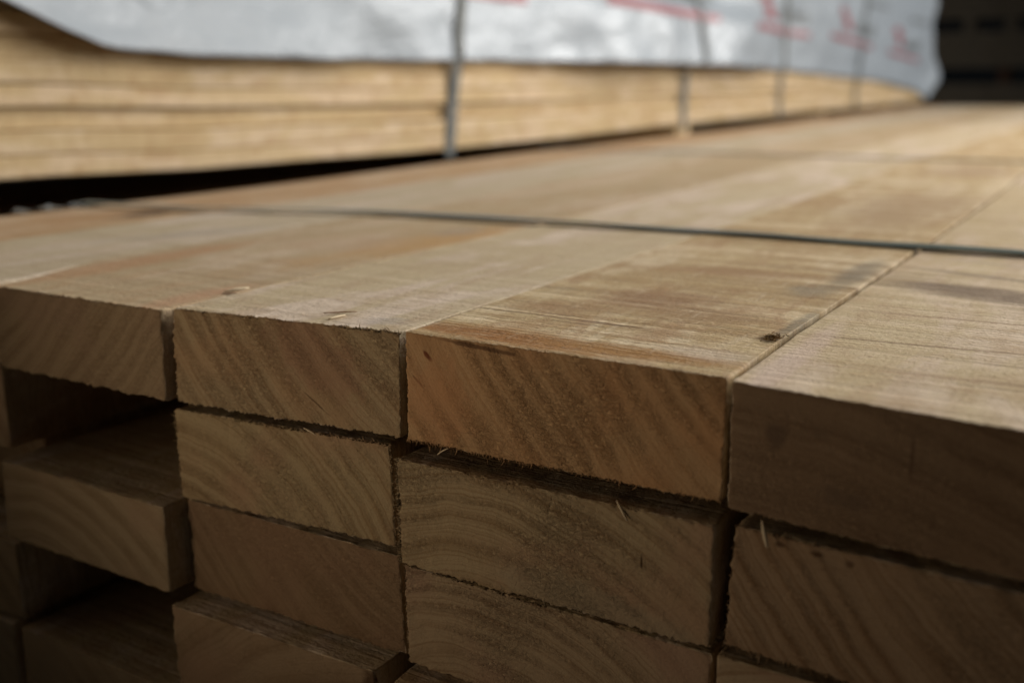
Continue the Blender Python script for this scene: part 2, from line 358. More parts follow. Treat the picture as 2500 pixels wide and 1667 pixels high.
mA = long_mat('board_face_honey', 41, (0.42, 0.315, 0.185), (0.39, 0.29, 0.165), (0.50, 0.385, 0.265), saw=0.25, cracks=0.1, warm=(0.40, 0.26, 0.14), mk=[
    (1.08, 2.35, 0.34, 1.10, -0.10, (0.43, 0.255, 0.10), 0.95, (2.5, 0.9)),
    (1.17, 0.38, 0.12, 0.42, 0.0, (0.45, 0.25, 0.14), 0.85, (4, 1.5)),
    (0.03, 1.0, 0.16, 1.1, 0.0, (0.38, 0.21, 0.10), 0.9, (8, 1.2)),
    (0.55, 2.1, 0.45, 0.5, 0.0, (0.47, 0.33, 0.22), 0.5, (3, 2)),
    (0.95, 2.9, 0.12, 0.3, -0.3, (0.30, 0.25, 0.20), 0.55, (6, 3))])
mA1e = end_mat('board_end_plain', 42, -2.2, 2.6, (0.26, 0.185, 0.11), (0.17, 0.105, 0.055), (0.25, 0.165, 0.105), 9.0, 0.5, 0.5)  # darker end tones stand in for weaker light at the left
mZ = long_mat('board_face_pale', 51, (0.42, 0.34, 0.215), (0.45, 0.365, 0.245), (0.52, 0.425, 0.325), saw=0.2, cracks=0.1, warm=(0.44, 0.33, 0.22), mk=[
    (0.85, 1.9, 0.10, 0.7, -0.35, (0.30, 0.26, 0.215), 0.7, (6, 1.5))])
mY = long_mat('board_face_orange', 61, (0.38, 0.23, 0.11), (0.41, 0.265, 0.135), (0.48, 0.35, 0.225), saw=0.2, cracks=0.1, warm=(0.40, 0.22, 0.11), mk=[
    (0.86, 2.42, 0.15, 0.34, 0.0, (0.05, 0.025, 0.008), 1.0, (3, 1.5)), (0.86, 2.42, 0.10, 0.2, 0.0, (0.05, 0.025, 0.008), 1.0, (2, 1))])
mGe = end_mat('board_end_common', 70, 0.4, -0.9, EL, ED, EB, 6.0, 0.6, 0.5)  # standard end colours shared by the outer and hidden boards

board('board', 'leftmost board of the near pack top layer, orange with a dark knot near its end', [(-7.95, -0.018), (-6.68, -0.018), (-6.68, -0.46), (-7.95, -0.46)], 3.45, 3.40, YE,
      mats=[mY, mGe], seed=6, group=G1, rag=0.01, back=(-7.97, -6.68))
board('board', 'pale cream board of the top layer between the orange knotty board and the honey board', [(-6.64, -0.012), (-5.22, -0.012), (-5.22, -0.455), (-6.64, -0.455)], 3.38, 3.28, YE,
      mats=[mZ, mGe], seed=5, group=G1, rag=0.008, back=(-6.66, -5.40))
board('board', 'honey coloured top board with orange patches, its shaded end at the left edge', [(-5.13, -0.008), (-3.866, -0.006), (-3.885, -0.445), (-5.165, -0.445)], 3.21, 3.22, YE,
      mats=[mA, mA1e], cup=0.0, seed=4, group=G1, step=0.02, r=0.014, rag=0.009, back=(-5.375, -3.868), splint=[('top', 0.1, 1, 130, 0.022), ('bottom', 0, 1, 40, 0.02)])
board('board', 'pale pinkish top board with a diagonally striped end left of the red-brown end', [(-3.834, 0.0), (-2.612, 0.002), (-2.624, -0.458), (-3.857, -0.455)], 3.265, 3.39, YE,
      mats=[mB, mB1e], seed=3, group=G1, step=0.0095, r=0.008, rag=0.009, face=0.002, back=(-3.838, -2.622),
      splint=[('top', 0.05, 1, 420, 0.020), ('top', 0.75, 1, 260, 0.030), ('bottom', 0, 1, 260, 0.018), ('left', 0, 1, 60, 0.012)])
board('board', 'weathered top board with a brown band along its red-brown end, in sharp focus', [(-2.586, 0.006), (-1.192, 0.004), (-1.196, -0.462), (-2.591, -0.466)], 3.40, 3.41, YE,
      mats=[mC, mC1e], seed=2, group=G1, step=0.009, r=0.009, rag=0.005, face=0.0026, back=(-2.600, -1.203),
      splint=[('bottom', 0, 1, 620, 0.024), ('bottom', 0.0, 0.5, 350, 0.034), ('top', 0, 1, 60, 0.006), ('left', 0, 1, 50, 0.010)])
board('board', 'straw coloured top board at the right with a dark slanting streak and fine cracks', [(-1.168, 0.0), (0.17, 0.0), (0.17, -0.475), (-1.160, -0.470)], 3.39, 3.275, YE,
      mats=[mD, mD1e], seed=1, group=G1, step=0.018, r=0.012, rag=0.005, back=(-1.172, 0.17), splint=[('bottom', 0, 1, 200, 0.022), ('left', 0, 1, 30, 0.01)])

# lower layers --------------------------------------------------------------
LF = [long_mat('board_face_lower_%s' % n, 100 + i, CREAM, YEL, PINK, saw=0.4, cracks=0.4) for i, n in enumerate(('warm', 'grey', 'tan'))]
def E_(i, cx, cz, l=EL, d=ED, b=EB, rs=8.0, ct=0.65, fz=0.6, mk=(), pw=1.6):
    return end_mat('board_end_grain', 200 + i, cx, cz, l, d, b, rs, ct, fz, mk, pw)
def low(label, corners, yl, yr, em, seed, step=0.03, splint=(), rag=0.006, lf=0, back=None):
    return board('board', label, corners, yl, yr, YE + 0.3 * math.sin(seed * 7), mats=[LF[lf], em], seed=seed, group=G1, step=step, splint=splint, rag=rag, face=0.003, back=back)

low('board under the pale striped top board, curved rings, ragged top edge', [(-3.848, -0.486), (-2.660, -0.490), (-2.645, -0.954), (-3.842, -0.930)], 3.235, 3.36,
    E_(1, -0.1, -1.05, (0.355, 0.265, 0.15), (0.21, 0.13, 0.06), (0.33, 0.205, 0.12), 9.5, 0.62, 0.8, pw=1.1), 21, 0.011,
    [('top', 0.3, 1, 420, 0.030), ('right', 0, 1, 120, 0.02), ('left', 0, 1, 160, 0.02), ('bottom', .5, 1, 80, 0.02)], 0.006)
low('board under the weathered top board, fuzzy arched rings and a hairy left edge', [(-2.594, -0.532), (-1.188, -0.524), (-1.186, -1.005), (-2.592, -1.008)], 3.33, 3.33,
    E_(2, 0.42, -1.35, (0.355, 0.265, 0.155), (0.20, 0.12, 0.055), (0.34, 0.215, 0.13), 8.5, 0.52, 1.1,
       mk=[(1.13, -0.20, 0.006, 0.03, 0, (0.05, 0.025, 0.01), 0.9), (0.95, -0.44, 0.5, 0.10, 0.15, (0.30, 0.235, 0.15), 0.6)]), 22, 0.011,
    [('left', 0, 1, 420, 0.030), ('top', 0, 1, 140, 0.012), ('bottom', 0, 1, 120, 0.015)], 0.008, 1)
low('board with painted shade under the straw coloured top board, coarse diagonal rings, chipped lower edge', [(-1.112, -0.512), (0.20, -0.515), (0.20, -0.985), (-1.138, -0.982)], 3.35, 3.28,
    E_(3, 2.6, 1.6, (0.30, 0.205, 0.125), (0.17, 0.09, 0.04), (0.27, 0.165, 0.09), 9.5, 0.60, 0.9,  # ring tones darkened, shade painted in as on the board above
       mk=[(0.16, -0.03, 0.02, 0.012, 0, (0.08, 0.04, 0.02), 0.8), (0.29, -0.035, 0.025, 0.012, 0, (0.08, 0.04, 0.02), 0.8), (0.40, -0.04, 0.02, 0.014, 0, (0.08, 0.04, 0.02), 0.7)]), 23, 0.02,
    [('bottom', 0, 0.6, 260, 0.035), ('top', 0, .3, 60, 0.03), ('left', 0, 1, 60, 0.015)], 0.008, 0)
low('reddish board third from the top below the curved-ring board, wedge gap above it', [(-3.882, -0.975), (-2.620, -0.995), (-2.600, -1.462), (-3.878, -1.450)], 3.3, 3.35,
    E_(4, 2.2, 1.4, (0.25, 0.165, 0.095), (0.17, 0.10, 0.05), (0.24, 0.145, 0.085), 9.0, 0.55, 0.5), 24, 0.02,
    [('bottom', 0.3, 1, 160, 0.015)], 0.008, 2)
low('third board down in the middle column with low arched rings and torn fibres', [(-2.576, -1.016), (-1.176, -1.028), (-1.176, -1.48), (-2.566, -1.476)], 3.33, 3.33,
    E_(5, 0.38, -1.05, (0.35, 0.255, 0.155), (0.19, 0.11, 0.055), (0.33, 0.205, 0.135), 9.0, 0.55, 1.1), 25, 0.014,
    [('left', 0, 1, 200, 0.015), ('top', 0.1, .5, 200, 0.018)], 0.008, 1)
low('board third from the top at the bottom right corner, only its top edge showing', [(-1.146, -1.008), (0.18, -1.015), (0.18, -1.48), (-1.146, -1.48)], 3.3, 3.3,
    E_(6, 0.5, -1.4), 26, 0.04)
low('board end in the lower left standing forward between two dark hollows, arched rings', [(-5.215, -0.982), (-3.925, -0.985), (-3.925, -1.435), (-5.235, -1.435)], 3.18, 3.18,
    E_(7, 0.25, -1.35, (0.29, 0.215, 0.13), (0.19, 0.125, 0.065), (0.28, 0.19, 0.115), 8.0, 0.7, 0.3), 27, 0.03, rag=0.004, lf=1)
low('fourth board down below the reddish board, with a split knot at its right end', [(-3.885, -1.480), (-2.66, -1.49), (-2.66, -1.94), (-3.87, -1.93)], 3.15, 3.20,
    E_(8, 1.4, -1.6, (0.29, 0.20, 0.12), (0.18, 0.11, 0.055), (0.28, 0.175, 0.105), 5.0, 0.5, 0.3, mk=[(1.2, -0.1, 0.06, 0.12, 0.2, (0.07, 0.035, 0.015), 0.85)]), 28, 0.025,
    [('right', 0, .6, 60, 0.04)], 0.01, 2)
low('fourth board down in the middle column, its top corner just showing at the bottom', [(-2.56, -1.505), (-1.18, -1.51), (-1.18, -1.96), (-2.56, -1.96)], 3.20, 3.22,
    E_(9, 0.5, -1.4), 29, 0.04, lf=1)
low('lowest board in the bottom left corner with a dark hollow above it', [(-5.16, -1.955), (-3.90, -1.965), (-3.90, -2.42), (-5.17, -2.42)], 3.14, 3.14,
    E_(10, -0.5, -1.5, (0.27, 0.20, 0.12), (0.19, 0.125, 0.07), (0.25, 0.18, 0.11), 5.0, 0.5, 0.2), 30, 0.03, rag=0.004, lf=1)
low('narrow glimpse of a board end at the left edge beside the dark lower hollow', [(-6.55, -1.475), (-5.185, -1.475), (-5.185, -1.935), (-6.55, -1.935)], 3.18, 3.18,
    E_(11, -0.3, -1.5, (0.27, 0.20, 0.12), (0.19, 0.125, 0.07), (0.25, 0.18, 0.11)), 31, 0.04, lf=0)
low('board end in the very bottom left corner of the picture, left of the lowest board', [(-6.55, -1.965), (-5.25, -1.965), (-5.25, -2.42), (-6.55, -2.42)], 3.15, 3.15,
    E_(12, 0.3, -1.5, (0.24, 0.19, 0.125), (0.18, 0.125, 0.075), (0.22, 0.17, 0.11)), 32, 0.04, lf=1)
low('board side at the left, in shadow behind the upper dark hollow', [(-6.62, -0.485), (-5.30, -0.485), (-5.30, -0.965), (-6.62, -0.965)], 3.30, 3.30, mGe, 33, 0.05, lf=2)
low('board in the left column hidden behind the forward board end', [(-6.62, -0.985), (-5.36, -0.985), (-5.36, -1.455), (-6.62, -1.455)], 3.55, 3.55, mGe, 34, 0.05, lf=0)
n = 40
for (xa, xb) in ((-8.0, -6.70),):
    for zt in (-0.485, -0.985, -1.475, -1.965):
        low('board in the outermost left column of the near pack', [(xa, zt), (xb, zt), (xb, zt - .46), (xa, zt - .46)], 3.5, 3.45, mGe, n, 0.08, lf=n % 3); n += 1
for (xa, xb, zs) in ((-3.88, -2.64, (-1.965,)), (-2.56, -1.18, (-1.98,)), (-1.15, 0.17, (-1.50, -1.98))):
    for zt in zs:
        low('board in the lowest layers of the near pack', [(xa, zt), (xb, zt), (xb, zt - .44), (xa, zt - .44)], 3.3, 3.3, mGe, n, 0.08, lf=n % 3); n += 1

def box_obj(name, label, x0, x1, y0, y1, z0, z1, mats, cat, group=None, parent=None, jit=0.01, seed=0, wob=None, nseg=1, kind=None, r=0.02):
    """a sawn bar with softened edges, subdivided along its longest side and slightly uneven"""
    rnd = random.Random(seed); dims = (x1 - x0, y1 - y0, z1 - z0); ax = dims.index(max(dims))
    o1, o2 = [a for a in range(3) if a != ax]
    lo = (x0, y0, z0); hi = (x1, y1, z1)
    prof = [(lo[o1] + r, lo[o2]), (hi[o1] - r, lo[o2]), (hi[o1], lo[o2] + r), (hi[o1], hi[o2] - r), (hi[o1] - r, hi[o2]), (lo[o1] + r, hi[o2]), (lo[o1], hi[o2] - r), (lo[o1], lo[o2] + r)]
    V = []; F = []
    for s in range(nseg + 1):
        u = lo[ax] + (hi[ax] - lo[ax]) * s / nseg
        for (a, b) in prof:
            p = [0, 0, 0]; p[ax] = u; p[o1] = a; p[o2] = b
            j = jit * frac((u * 0.5 + seed, a * 3, b * 3))
            p[o1] += j; p[o2] += j
            if wob: p[2] += wob(p[1])
            V.append(tuple(p))
    K = len(prof)
    for s in range(nseg):
        for q in range(K): F.append((s * K + q, s * K + (q + 1) % K, (s + 1) * K + (q + 1) % K, (s + 1) * K + q))
    F.append(tuple(range(K))[::-1]); F.append(tuple(nseg * K + q for q in range(K)))
    o = mesh_obj(name, V, F, mats, (x0, y0, z0), parent=parent, smooth=False)
    return tag(o, label, cat, group, kind)

for i, y in enumerate((6.0, 22.0, 38.0)):
    box_obj('bearer', 'squared timber bearer carrying the near pack', -8.1, 0.3, y, y + 0.9, FZ + 0.01, -2.44 + (rise(y) if i else 0), [LF[1]], 'bearer', 'bearers under the near pack', seed=i, nseg=6)

# ---------------------------------------------------------------- straps of the near pack
def strap_mat(name, col, rough=0.35):
    m = bpy.data.materials.new(name); t = NT(m); P = t.coords()
    c = t.mix(t.ramp(t.noise(P, 1.5, 3), .4, .65), col, tuple(x * 1.35 for x in col))
    t.out(c, rough, 0.3, t.noise(t.mapv(P, (20, 60, 20)), 1.0, 2), 0.0002, 0.6); return m
sgreen = strap_mat('dark_green_strap', (0.10, 0.12, 0.108), 0.38)
sgrey = strap_mat('grey_strap', (0.10, 0.105, 0.10), 0.55)

def ribbon(name, label, path, width_dir, width, thick, mat, cat, group, twist=None, taper=None):
    """flat band swept along path (points with an outward normal)"""
    V = []; F = []; wd = Vector(width_dir).normalized()
    for i, (p, nr) in enumerate(path):
        p = Vector(p); nr = Vector(nr).normalized()
        a = twist(i) if twist else 0.0
        w = wd * math.cos(a) + nr * math.sin(a); nn = nr * math.cos(a) - wd * math.sin(a)
        tt = thick * (taper(p.x) if taper else 1.0)
        for (s, q) in ((-.5, 0), (.5, 0), (.5, 1), (-.5, 1)): V.append(tuple(p + w * width * s + nn * tt * q))
    for i in range(len(path) - 1):
        for q in range(4): F.append((i * 4 + q, i * 4 + (q + 1) % 4, i * 4 + 4 + (q + 1) % 4, i * 4 + 4 + q))
    F.append((3, 2, 1, 0)); k = (len(path) - 1) * 4; F.append((k, k + 1, k + 2, k + 3))
    return tag(mesh_obj(name, V, F, [mat], tuple(path[0][0]), smooth=False), label, cat, group)

SY = [(-8.1, 5.95), (-6.9, 6.15), (-6.33, 6.36), (-5.36, 6.64), (-4.55, 6.72), (-2.65, 6.83), (-1.18, 6.81), (0.3, 6.85)]
def top_strap(y_of, lift, zl, sides=True):
    pts = []
    if sides:
        for z in (-2.3, -1.6, -0.8, -0.15): pts.append(((-8.06, y_of(-8.1), z), (-1, 0, 0)))
    N = 90
    for i in range(N + 1):
        x = -8.04 + (8.04 + 0.24) * i / N; y = y_of(x)
        z = rise(y) + lift + zl(x)
        nr = (0, 0, 1) if 0 < i < N else ((-1, 0, 1) if i == 0 else (1, 0, 1))
        pts.append(((x, y, z), nr))
    if sides:
        for z in (-0.15, -0.8, -1.6, -2.3): pts.append(((0.27, y_of(0.3), z), (1, 0, 0)))
    return pts
ribbon('strap', 'dark green plastic strap across the near pack, closest to the board ends',
       top_strap(lambda x: interp(SY, x), 0.005, lambda x: 0.010 * (1 + frac((x * 1.6, 3.3, 0)))), (0, 1, 0), 0.13, 0.015, sgreen, 'strap',
       'straps round the near pack', twist=lambda i: 0.16 * frac((i * 0.10, 1.7, 0)), taper=lambda x: 0.35 if x < -5.9 else (1.0 if x > -5.0 else 0.35 + 0.65 * (x + 5.9) / 0.9))
ribbon('strap', 'blurred grey strap across the near pack, second from the board ends',
       top_strap(lambda x: 15.0 * (1 - rise(15)), 0.02, lambda x: 0.0), (0, 1, 0), 0.12, 0.007, sgrey, 'strap', 'straps round the near pack')
ribbon('strap', 'faint far strap across the near pack, third from the board ends',
       top_strap(lambda x: 29.0, 0.02, lambda x: 0.0), (0, 1, 0), 0.12, 0.007, sgrey, 'strap', 'straps round the near pack')

# ---------------------------------------------------------------- loose bits on the boards
sl_p = bpy.data.materials.new('pale_splinter'); t = NT(sl_p); t.out((0.68, 0.55, 0.37), 0.8, 0.2)
sl_d = bpy.data.materials.new('dark_splinter'); t = NT(sl_d); t.out((0.20, 0.10, 0.045), 0.8, 0.2)
def splinter(label, a, b, w, mat, bend=0.02, name='wood_splinter', flat=0.45):
    a = Vector(a); b = Vector(b); d = b - a; N = 6
    s = d.cross(Vector((0, 0, 1))); s = s.normalized() if s.length > 1e-6 else Vector((1, 0, 0)); up = s.cross(d).normalized()
    V = []; F = []
    for i in range(N + 1):
        u = i / N; p = a + d * u + up * bend * math.sin(u * math.pi) + s * bend * 0.15 * math.sin(u * 4)
        k = w * (0.25 + 0.9 * math.sin(math.pi * min(0.97, max(0.05, u))) ** 0.6)
        for q in range(5):
            an = q * 2 * math.pi / 5; V.append(tuple(p + s * math.cos(an) * k + up * math.sin(an) * k * flat))
    for i in range(N):
        for q in range(5): F.append((i * 5 + q, i * 5 + (q + 1) % 5, i * 5 + 5 + (q + 1) % 5, i * 5 + 5 + q))
    F.append((4, 3, 2, 1, 0)); F.append(tuple(N * 5 + q for q in range(5)))
    return tag(mesh_obj(name, V, F, [mat], tuple(a)), label, 'splinter', 'loose wood splinters')
splinter('thin dark splinter lying across the pale pinkish board near its front edge', (-3.12, 3.50, 0.010), (-3.01, 3.60, 0.010), 0.006, sl_d, 0.001)
splinter('tiny pale splinter below the thin dark one on the pale pinkish board', (-3.03, 3.43, 0.006), (-3.02, 3.53, 0.008), 0.010, sl_p, 0.001)
splinter('pale chip raised at the seam between the honey and the pale pinkish board', (-3.91, 3.66, 0.004), (-3.81, 3.73, 0.022), 0.030, sl_p, 0.002, flat=0.18)
splinter('short pale splinter in the gap under the weathered top board', (-1.575, 3.34, -0.510), (-1.52, 3.315, -0.57), 0.007, sl_p, 0.003)
splinter('pale splinter hanging from the bottom edge of the straw coloured board', (-1.02, 3.345, -0.47), (-0.985, 3.30, -0.545), 0.008, sl_p, 0.004)
splinter('tiny splinter hanging off the bottom edge of the weathered board near its left end', (-2.37, 3.39, -0.462), (-2.42, 3.375, -0.495), 0.006, sl_p, 0.003)
splinter('pale sliver lying in the dark gap under the striped board end', (-3.10, 3.31, -0.474), (-3.00, 3.28, -0.482), 0.005, sl_p, 0.002)
# crumbly knot on the right edge of the weathered board: a tuft of broken fibres
rnd = random.Random(5); V = []; F = []
for i in range(240):
    c = Vector((-1.235 + rnd.gauss(0, .017), 4.05 + rnd.gauss(0, .028), 0.008 + abs(rnd.gauss(0, .005))))
    d = Vector((rnd.uniform(-1, 1), rnd.uniform(-1, 1), rnd.uniform(-.1, .8))).normalized() * rnd.uniform(.005, .015)
    s = d.cross(Vector((rnd.random(), rnd.random(), rnd.random()))).normalized() * rnd.uniform(.0015, .004); u = d.cross(s).normalized() * .002
    b0 = len(V)
    for v in (c + s, c - s, c + u, c + d): V.append(tuple(v))
    F += [(b0, b0 + 1, b0 + 3), (b0 + 1, b0 + 2, b0 + 3), (b0 + 2, b0, b0 + 3), (b0, b0 + 2, b0 + 1)]
bk = bpy.data.materials.new('bark_crumb'); t = NT(bk); P = t.coords(); t.out(t.mix(t.ramp(t.noise(P, 60, 2), .4, .6), (0.07, 0.04, 0.015), (0.30, 0.19, 0.08)), 0.9, 0.1)
tag(mesh_obj('bark_crumb', V, F, [bk], (-1.235, 4.05, 0.01), smooth=False), 'brown crumbled bark tuft at the right edge of the weathered top board', 'bark')

# shreds of clear wrapping caught on the far left edge
pl = bpy.data.materials.new('clear_plastic'); t = NT(pl); t.out((0.30, 0.33, 0.33), 0.3, 0.5, Transmission_Weight=0.3, Alpha=0.6)
rnd = random.Random(9)
for (yc, L, lab) in ((5.35, 0.12, 'small curl of clear plastic at the left end of the near pack edge'),
                     (5.62, 0.2, 'longer ruffled shred of clear plastic on the near pack left edge'),
                     (5.9, 0.18, 'flat wisp of clear plastic beside the dark gap, farthest along the edge')):
    V = []; F = []; nx, nyy = 6, 22
    for j in range(nyy):
        for i in range(nx):
            u = j / (nyy - 1); w = i / (nx - 1); y = yc + L * (u - .5)
            V.append((-7.93 - 0.16 * w + 0.05 * frac((y * 9, w * 2, 1)), y, -0.01 + 0.045 * w * (0.1 + abs(frac((y * 7, w * 3, 5))) * 1.5) * math.sin(math.pi * u) + 0.01))
    for j in range(nyy - 1):
        for i in range(nx - 1): F.append((j * nx + i, j * nx + i + 1, (j + 1) * nx + i + 1, (j + 1) * nx + i))
    tag(mesh_obj('plastic_shred', V, F, [pl], (-7.95, yc, 0)), lab, 'plastic shred', 'plastic shreds on the pack edge')

# ---------------------------------------------------------------- far pack (left): boards seen along their edges, tarp, straps
X2 = -10.5
SAG = [(-5, .17), (6.8, .05), (9.9, -.02), (15, -.055), (18.7, -.045), (25.2, .025), (39.5, .09), (57.5, .16)]
def sag(y): return interp(SAG, y)
LP = []
for i, (a, b, c3) in enumerate([((0.48, 0.345, 0.175), (0.55, 0.41, 0.23), (0.62, 0.47, 0.31)), ((0.44, 0.305, 0.145), (0.50, 0.365, 0.19), (0.57, 0.43, 0.26)), ((0.52, 0.385, 0.205), (0.47, 0.33, 0.165), (0.62, 0.48, 0.32))]):
    LP.append(long_mat('yellow_pine_%s' % ('light', 'golden', 'pale')[i], 300 + i, a, b, c3, saw=0.15, cracks=0.15, warm=(0.38, 0.23, 0.10)))
ends2 = end_mat('yellow_pine_end', 310, 0.5, -1.5, (0.50, 0.37, 0.22), (0.36, 0.24, 0.13), (0.46, 0.32, 0.20))
names = ['bottom board of the tarp-covered pack, right above the black gap', 'second board from the bottom of the tarp-covered pack', 'third board from the bottom of the tarp-covered pack',
         'fourth board from the bottom of the tarp-covered pack', 'fifth board up in the tarp-covered pack, just under the dark seam', 'sixth board up in the tarp-covered pack, its upper edge by the tarp hem']
tks = [0.24, 0.27, 0.245, 0.25, 0.235, 0.27, 0.25, 0.26, 0.25, 0.26]
z = 0.0
for k, tk in enumerate(tks):
    for col_, (xa, xb) in enumerate([(X2 - 1.4 - 1.5 * q, X2 - 1.5 * q + (0.05 if q else 0)) for q in range(8 if k < 1 else 2)]):
        off = 0.05 * math.sin(k * 2.3) if k else 0.06
        seed = 50 + k * 7 + col_
        nseg = 60 if col_ < 2 else 20; V = []; F = []
        gp = (0.010, 0.014, 0.004, 0.014, 0.004, 0.008)[k % 6]; r = 0.6 * gp + 0.008
        prof = [(xa, 0), (xb - r, 0), (xb, r), (xb, tk - gp - r), (xb - r, tk - gp), (xa, tk - gp)]
        y0 = -5 + 0.1 * math.sin(k); y1 = 57.0 + 0.3 * math.sin(k * 3)
        for s in range(nseg + 1):
            y = y0 + (y1 - y0) * s / nseg
            for (a, b) in prof:
                V.append((a + off + 0.03 * frac((y * .3, seed, 0)), y, z + b + sag(y) + 0.012 * frac((y * .25, seed, 7))))
        K = len(prof)
        for s in range(nseg):
            for q in range(K): F.append((s * K + q, s * K + (q + 1) % K, (s + 1) * K + (q + 1) % K, (s + 1) * K + q))
        F.append(tuple(range(K))[::-1]); F.append(tuple(nseg * K + q for q in range(K)))
        lab = names[k] if (k < 6 and col_ == 0) else 'board inside the tarp-covered pack'
        if k >= 6 and col_ == 0: lab = 'board high in the tarp-covered pack, mostly under the tarp'
        o = mesh_obj('board', V, F, [LP[(k * 2 + col_) % 3], ends2], (xa, y0, z), [0] * (len(F) - 2) + [1, 1], smooth=False)
        tag(o, lab, 'board', 'boards in the tarp-covered pack')
    z += tk
for i, y in enumerate((-3.0, 1.5, 25.3, 42.0, 54.0)):
    box_obj('bearer', ['bearer hidden near the front of the covered pack', 'bearer under the near half of the covered pack', 'bearer below the second strap of the covered pack', 'bearer far along under the covered pack', 'last bearer under the far end of the covered pack'][i],
            X2 - 12.0, X2 - (0.9 if i != 2 else 0.0), y, y + 0.9, -1.0, -0.005 + min(sag(y), sag(y + .9)), [LP[1]], 'bearer', 'bearers under the covered pack', seed=10 + i, nseg=4)
for k in range(4):
    for c_ in range(8 if k == 0 else 2):
        box_obj('board', 'board of the lower bundle hidden below the covered pack', X2 - 1.4 - 1.5 * c_, X2 - 1.5 * c_ - 0.05 * k, -5, 57, -1.02 - 0.48 * (k + 1), -1.02 - 0.48 * k - 0.02, [LP[(k + c_) % 3]], 'board', 'boards in the lower bundle', seed=70 + k * 2 + c_, nseg=8)
for i, y in enumerate((0, 28, 52)):
    box_obj('bearer', 'bearer on the floor under the lower bundle', X2 - 3, X2, y, y + .9, FZ + .01, -2.965, [LP[1]], 'bearer', 'floor bearers under the lower bundle', seed=90 + i, nseg=4)

# tarp: printed woven plastic sheet hanging over the pack
HEM = [(-6, 2.6), (4, 2.45), (6.2, 2.12), (7.0, 1.80), (7.5, 1.60), (8.15, 1.42), (9.28, 1.375), (11.64, 1.365), (15.6, 1.42), (21.4, 1.47), (26.5, 1.49), (34, 1.43), (46, 1.14), (54.1, 0.75), (57.5, 0.30)]
def hem(y):
    for (a, va), (b, vb) in zip(HEM, HEM[1:]):
        if y <= b: return va + (vb - va) * max(0, (y - a)) / (b - a)
    return HEM[-1][1]
TOP = 6.0
def tarp_x(y, z):
    h = z - hem(y)
    x = X2 + 0.16
    x += 0.22 * math.exp(-((y - 5.5) / 2.2) ** 2) * math.exp(-max(0, h) / 0.5)       # hem lifting at the near end
    x += 0.12 * frac((y * 0.22, z * 0.5, 2.0)) + 0.11 * frac((y * 0.6, z * 1.1, 8.0)) + 0.022 * frac((y * 2.4, z * 4.0, 5.0))
    x += 0.05 * abs(frac((y * 0.9 + z * 0.8, z * 0.35, 11.0)))
    # slack fold: the sheet sags outward in a ledge between y = 18 and 32
    e = math.exp(-((y - 25.5) / 6.0) ** 4); zc = 2.86 + 0.10 * math.cos((y - 19) * 0.14)
    x += 0.45 * e / (1 + math.exp((z - zc) * 9.0))
    return x
tm = bpy.data.materials.new('white_woven_tarp'); t = NT(tm); P = t.coords()
c = t.mix(t.ramp(t.noise(t.mapv(P, (1, .35, 1)), 0.8, 4), .35, .65), (0.27, 0.30, 0.33), (0.295, 0.328, 0.36))
hgt = t.math('ADD', t.noise(t.mapv(P, (1, .5, 1)), 1.6, 5, .6, .8), t.math('MULTIPLY', t.noise(t.mapv(P, (1, .6, 1)), 6, 3), .25))
t.out(c, 0.33, 0.45, hgt, 0.02, 0.28)
ys = [-6 + i * 0.5 for i in range(int((6.0) / .5))] + [0 + i * 0.25 for i in range(int(57.25 / .25) + 1)]
NR = 30; V = []; F = []
cols = []
for y in ys:
    col_ = []
    zl = hem(y) + 0.02 * frac((y * 1.3, 0, 0)) + 0.008 * frac((y * 5, 0, 0))
    for s in range(NR + 1):
        zz = zl + (TOP - zl) * (s / NR) ** 1.35
        col_.append((tarp_x(y, zz), y, zz))
    for s in range(1, 9): col_.append((X2 + 0.1 - s * 0.42, y, TOP + 0.08 + 0.05 * frac((y * .3, s, 4))))
    cols.append(col_)
# round the far corner: loose gathered flap, then the end face
ye = 57.25
for (dx, dy, dz) in ((0.13, 0.2, -0.1), (0.28, 0.5, -0.1), (0.42, 0.9, -0.10), (0.30, 1.5, 0.15), (0.15, 1.6, 0.2), (-0.35, 1.0, 0.1), (-1.2, .7, 0.1), (-2.9, .6, 0.1)):
    col_ = []
    zl = 0.30 + dz + (0.5 if dx > 0.3 else 0)
    for s in range(NR + 1):
        f = (s / NR) ** 1.35; zz = zl + (TOP - zl) * f
        k = math.exp(-((zz - 1.35) / 0.75) ** 2) if dx > 0.12 else 1.0
        px = tarp_x(57.25, zz) + (dx if dx < 0 else dx * k + 0.02); py = ye + (dy * k if dx > 0.12 else dy) + 0.05
        col_.append((px + 0.06 * frac((dx * 3, zz * 2.2, 3)), py, zz))
    for s in range(1, 9): col_.append((min(px, X2 + .1) - s * 0.05, py, TOP + 0.06))
    cols.append(col_)
for col_ in cols: V += col_
K = len(cols[0])
for j in range(len(cols) - 1):
    for i in range(K - 1): F.append((j * K + i, (j + 1) * K + i, (j + 1) * K + i + 1, j * K + i + 1))
tarp = mesh_obj('tarp', V, F, [tm], (X2, 0, 0)); tag(tarp, 'white printed plastic tarp with red marks draped over the far pack', 'tarp')
md = tarp.modifiers.new('thickness', 'SOLIDIFY'); md.thickness = 0.0006; md.offset = -1

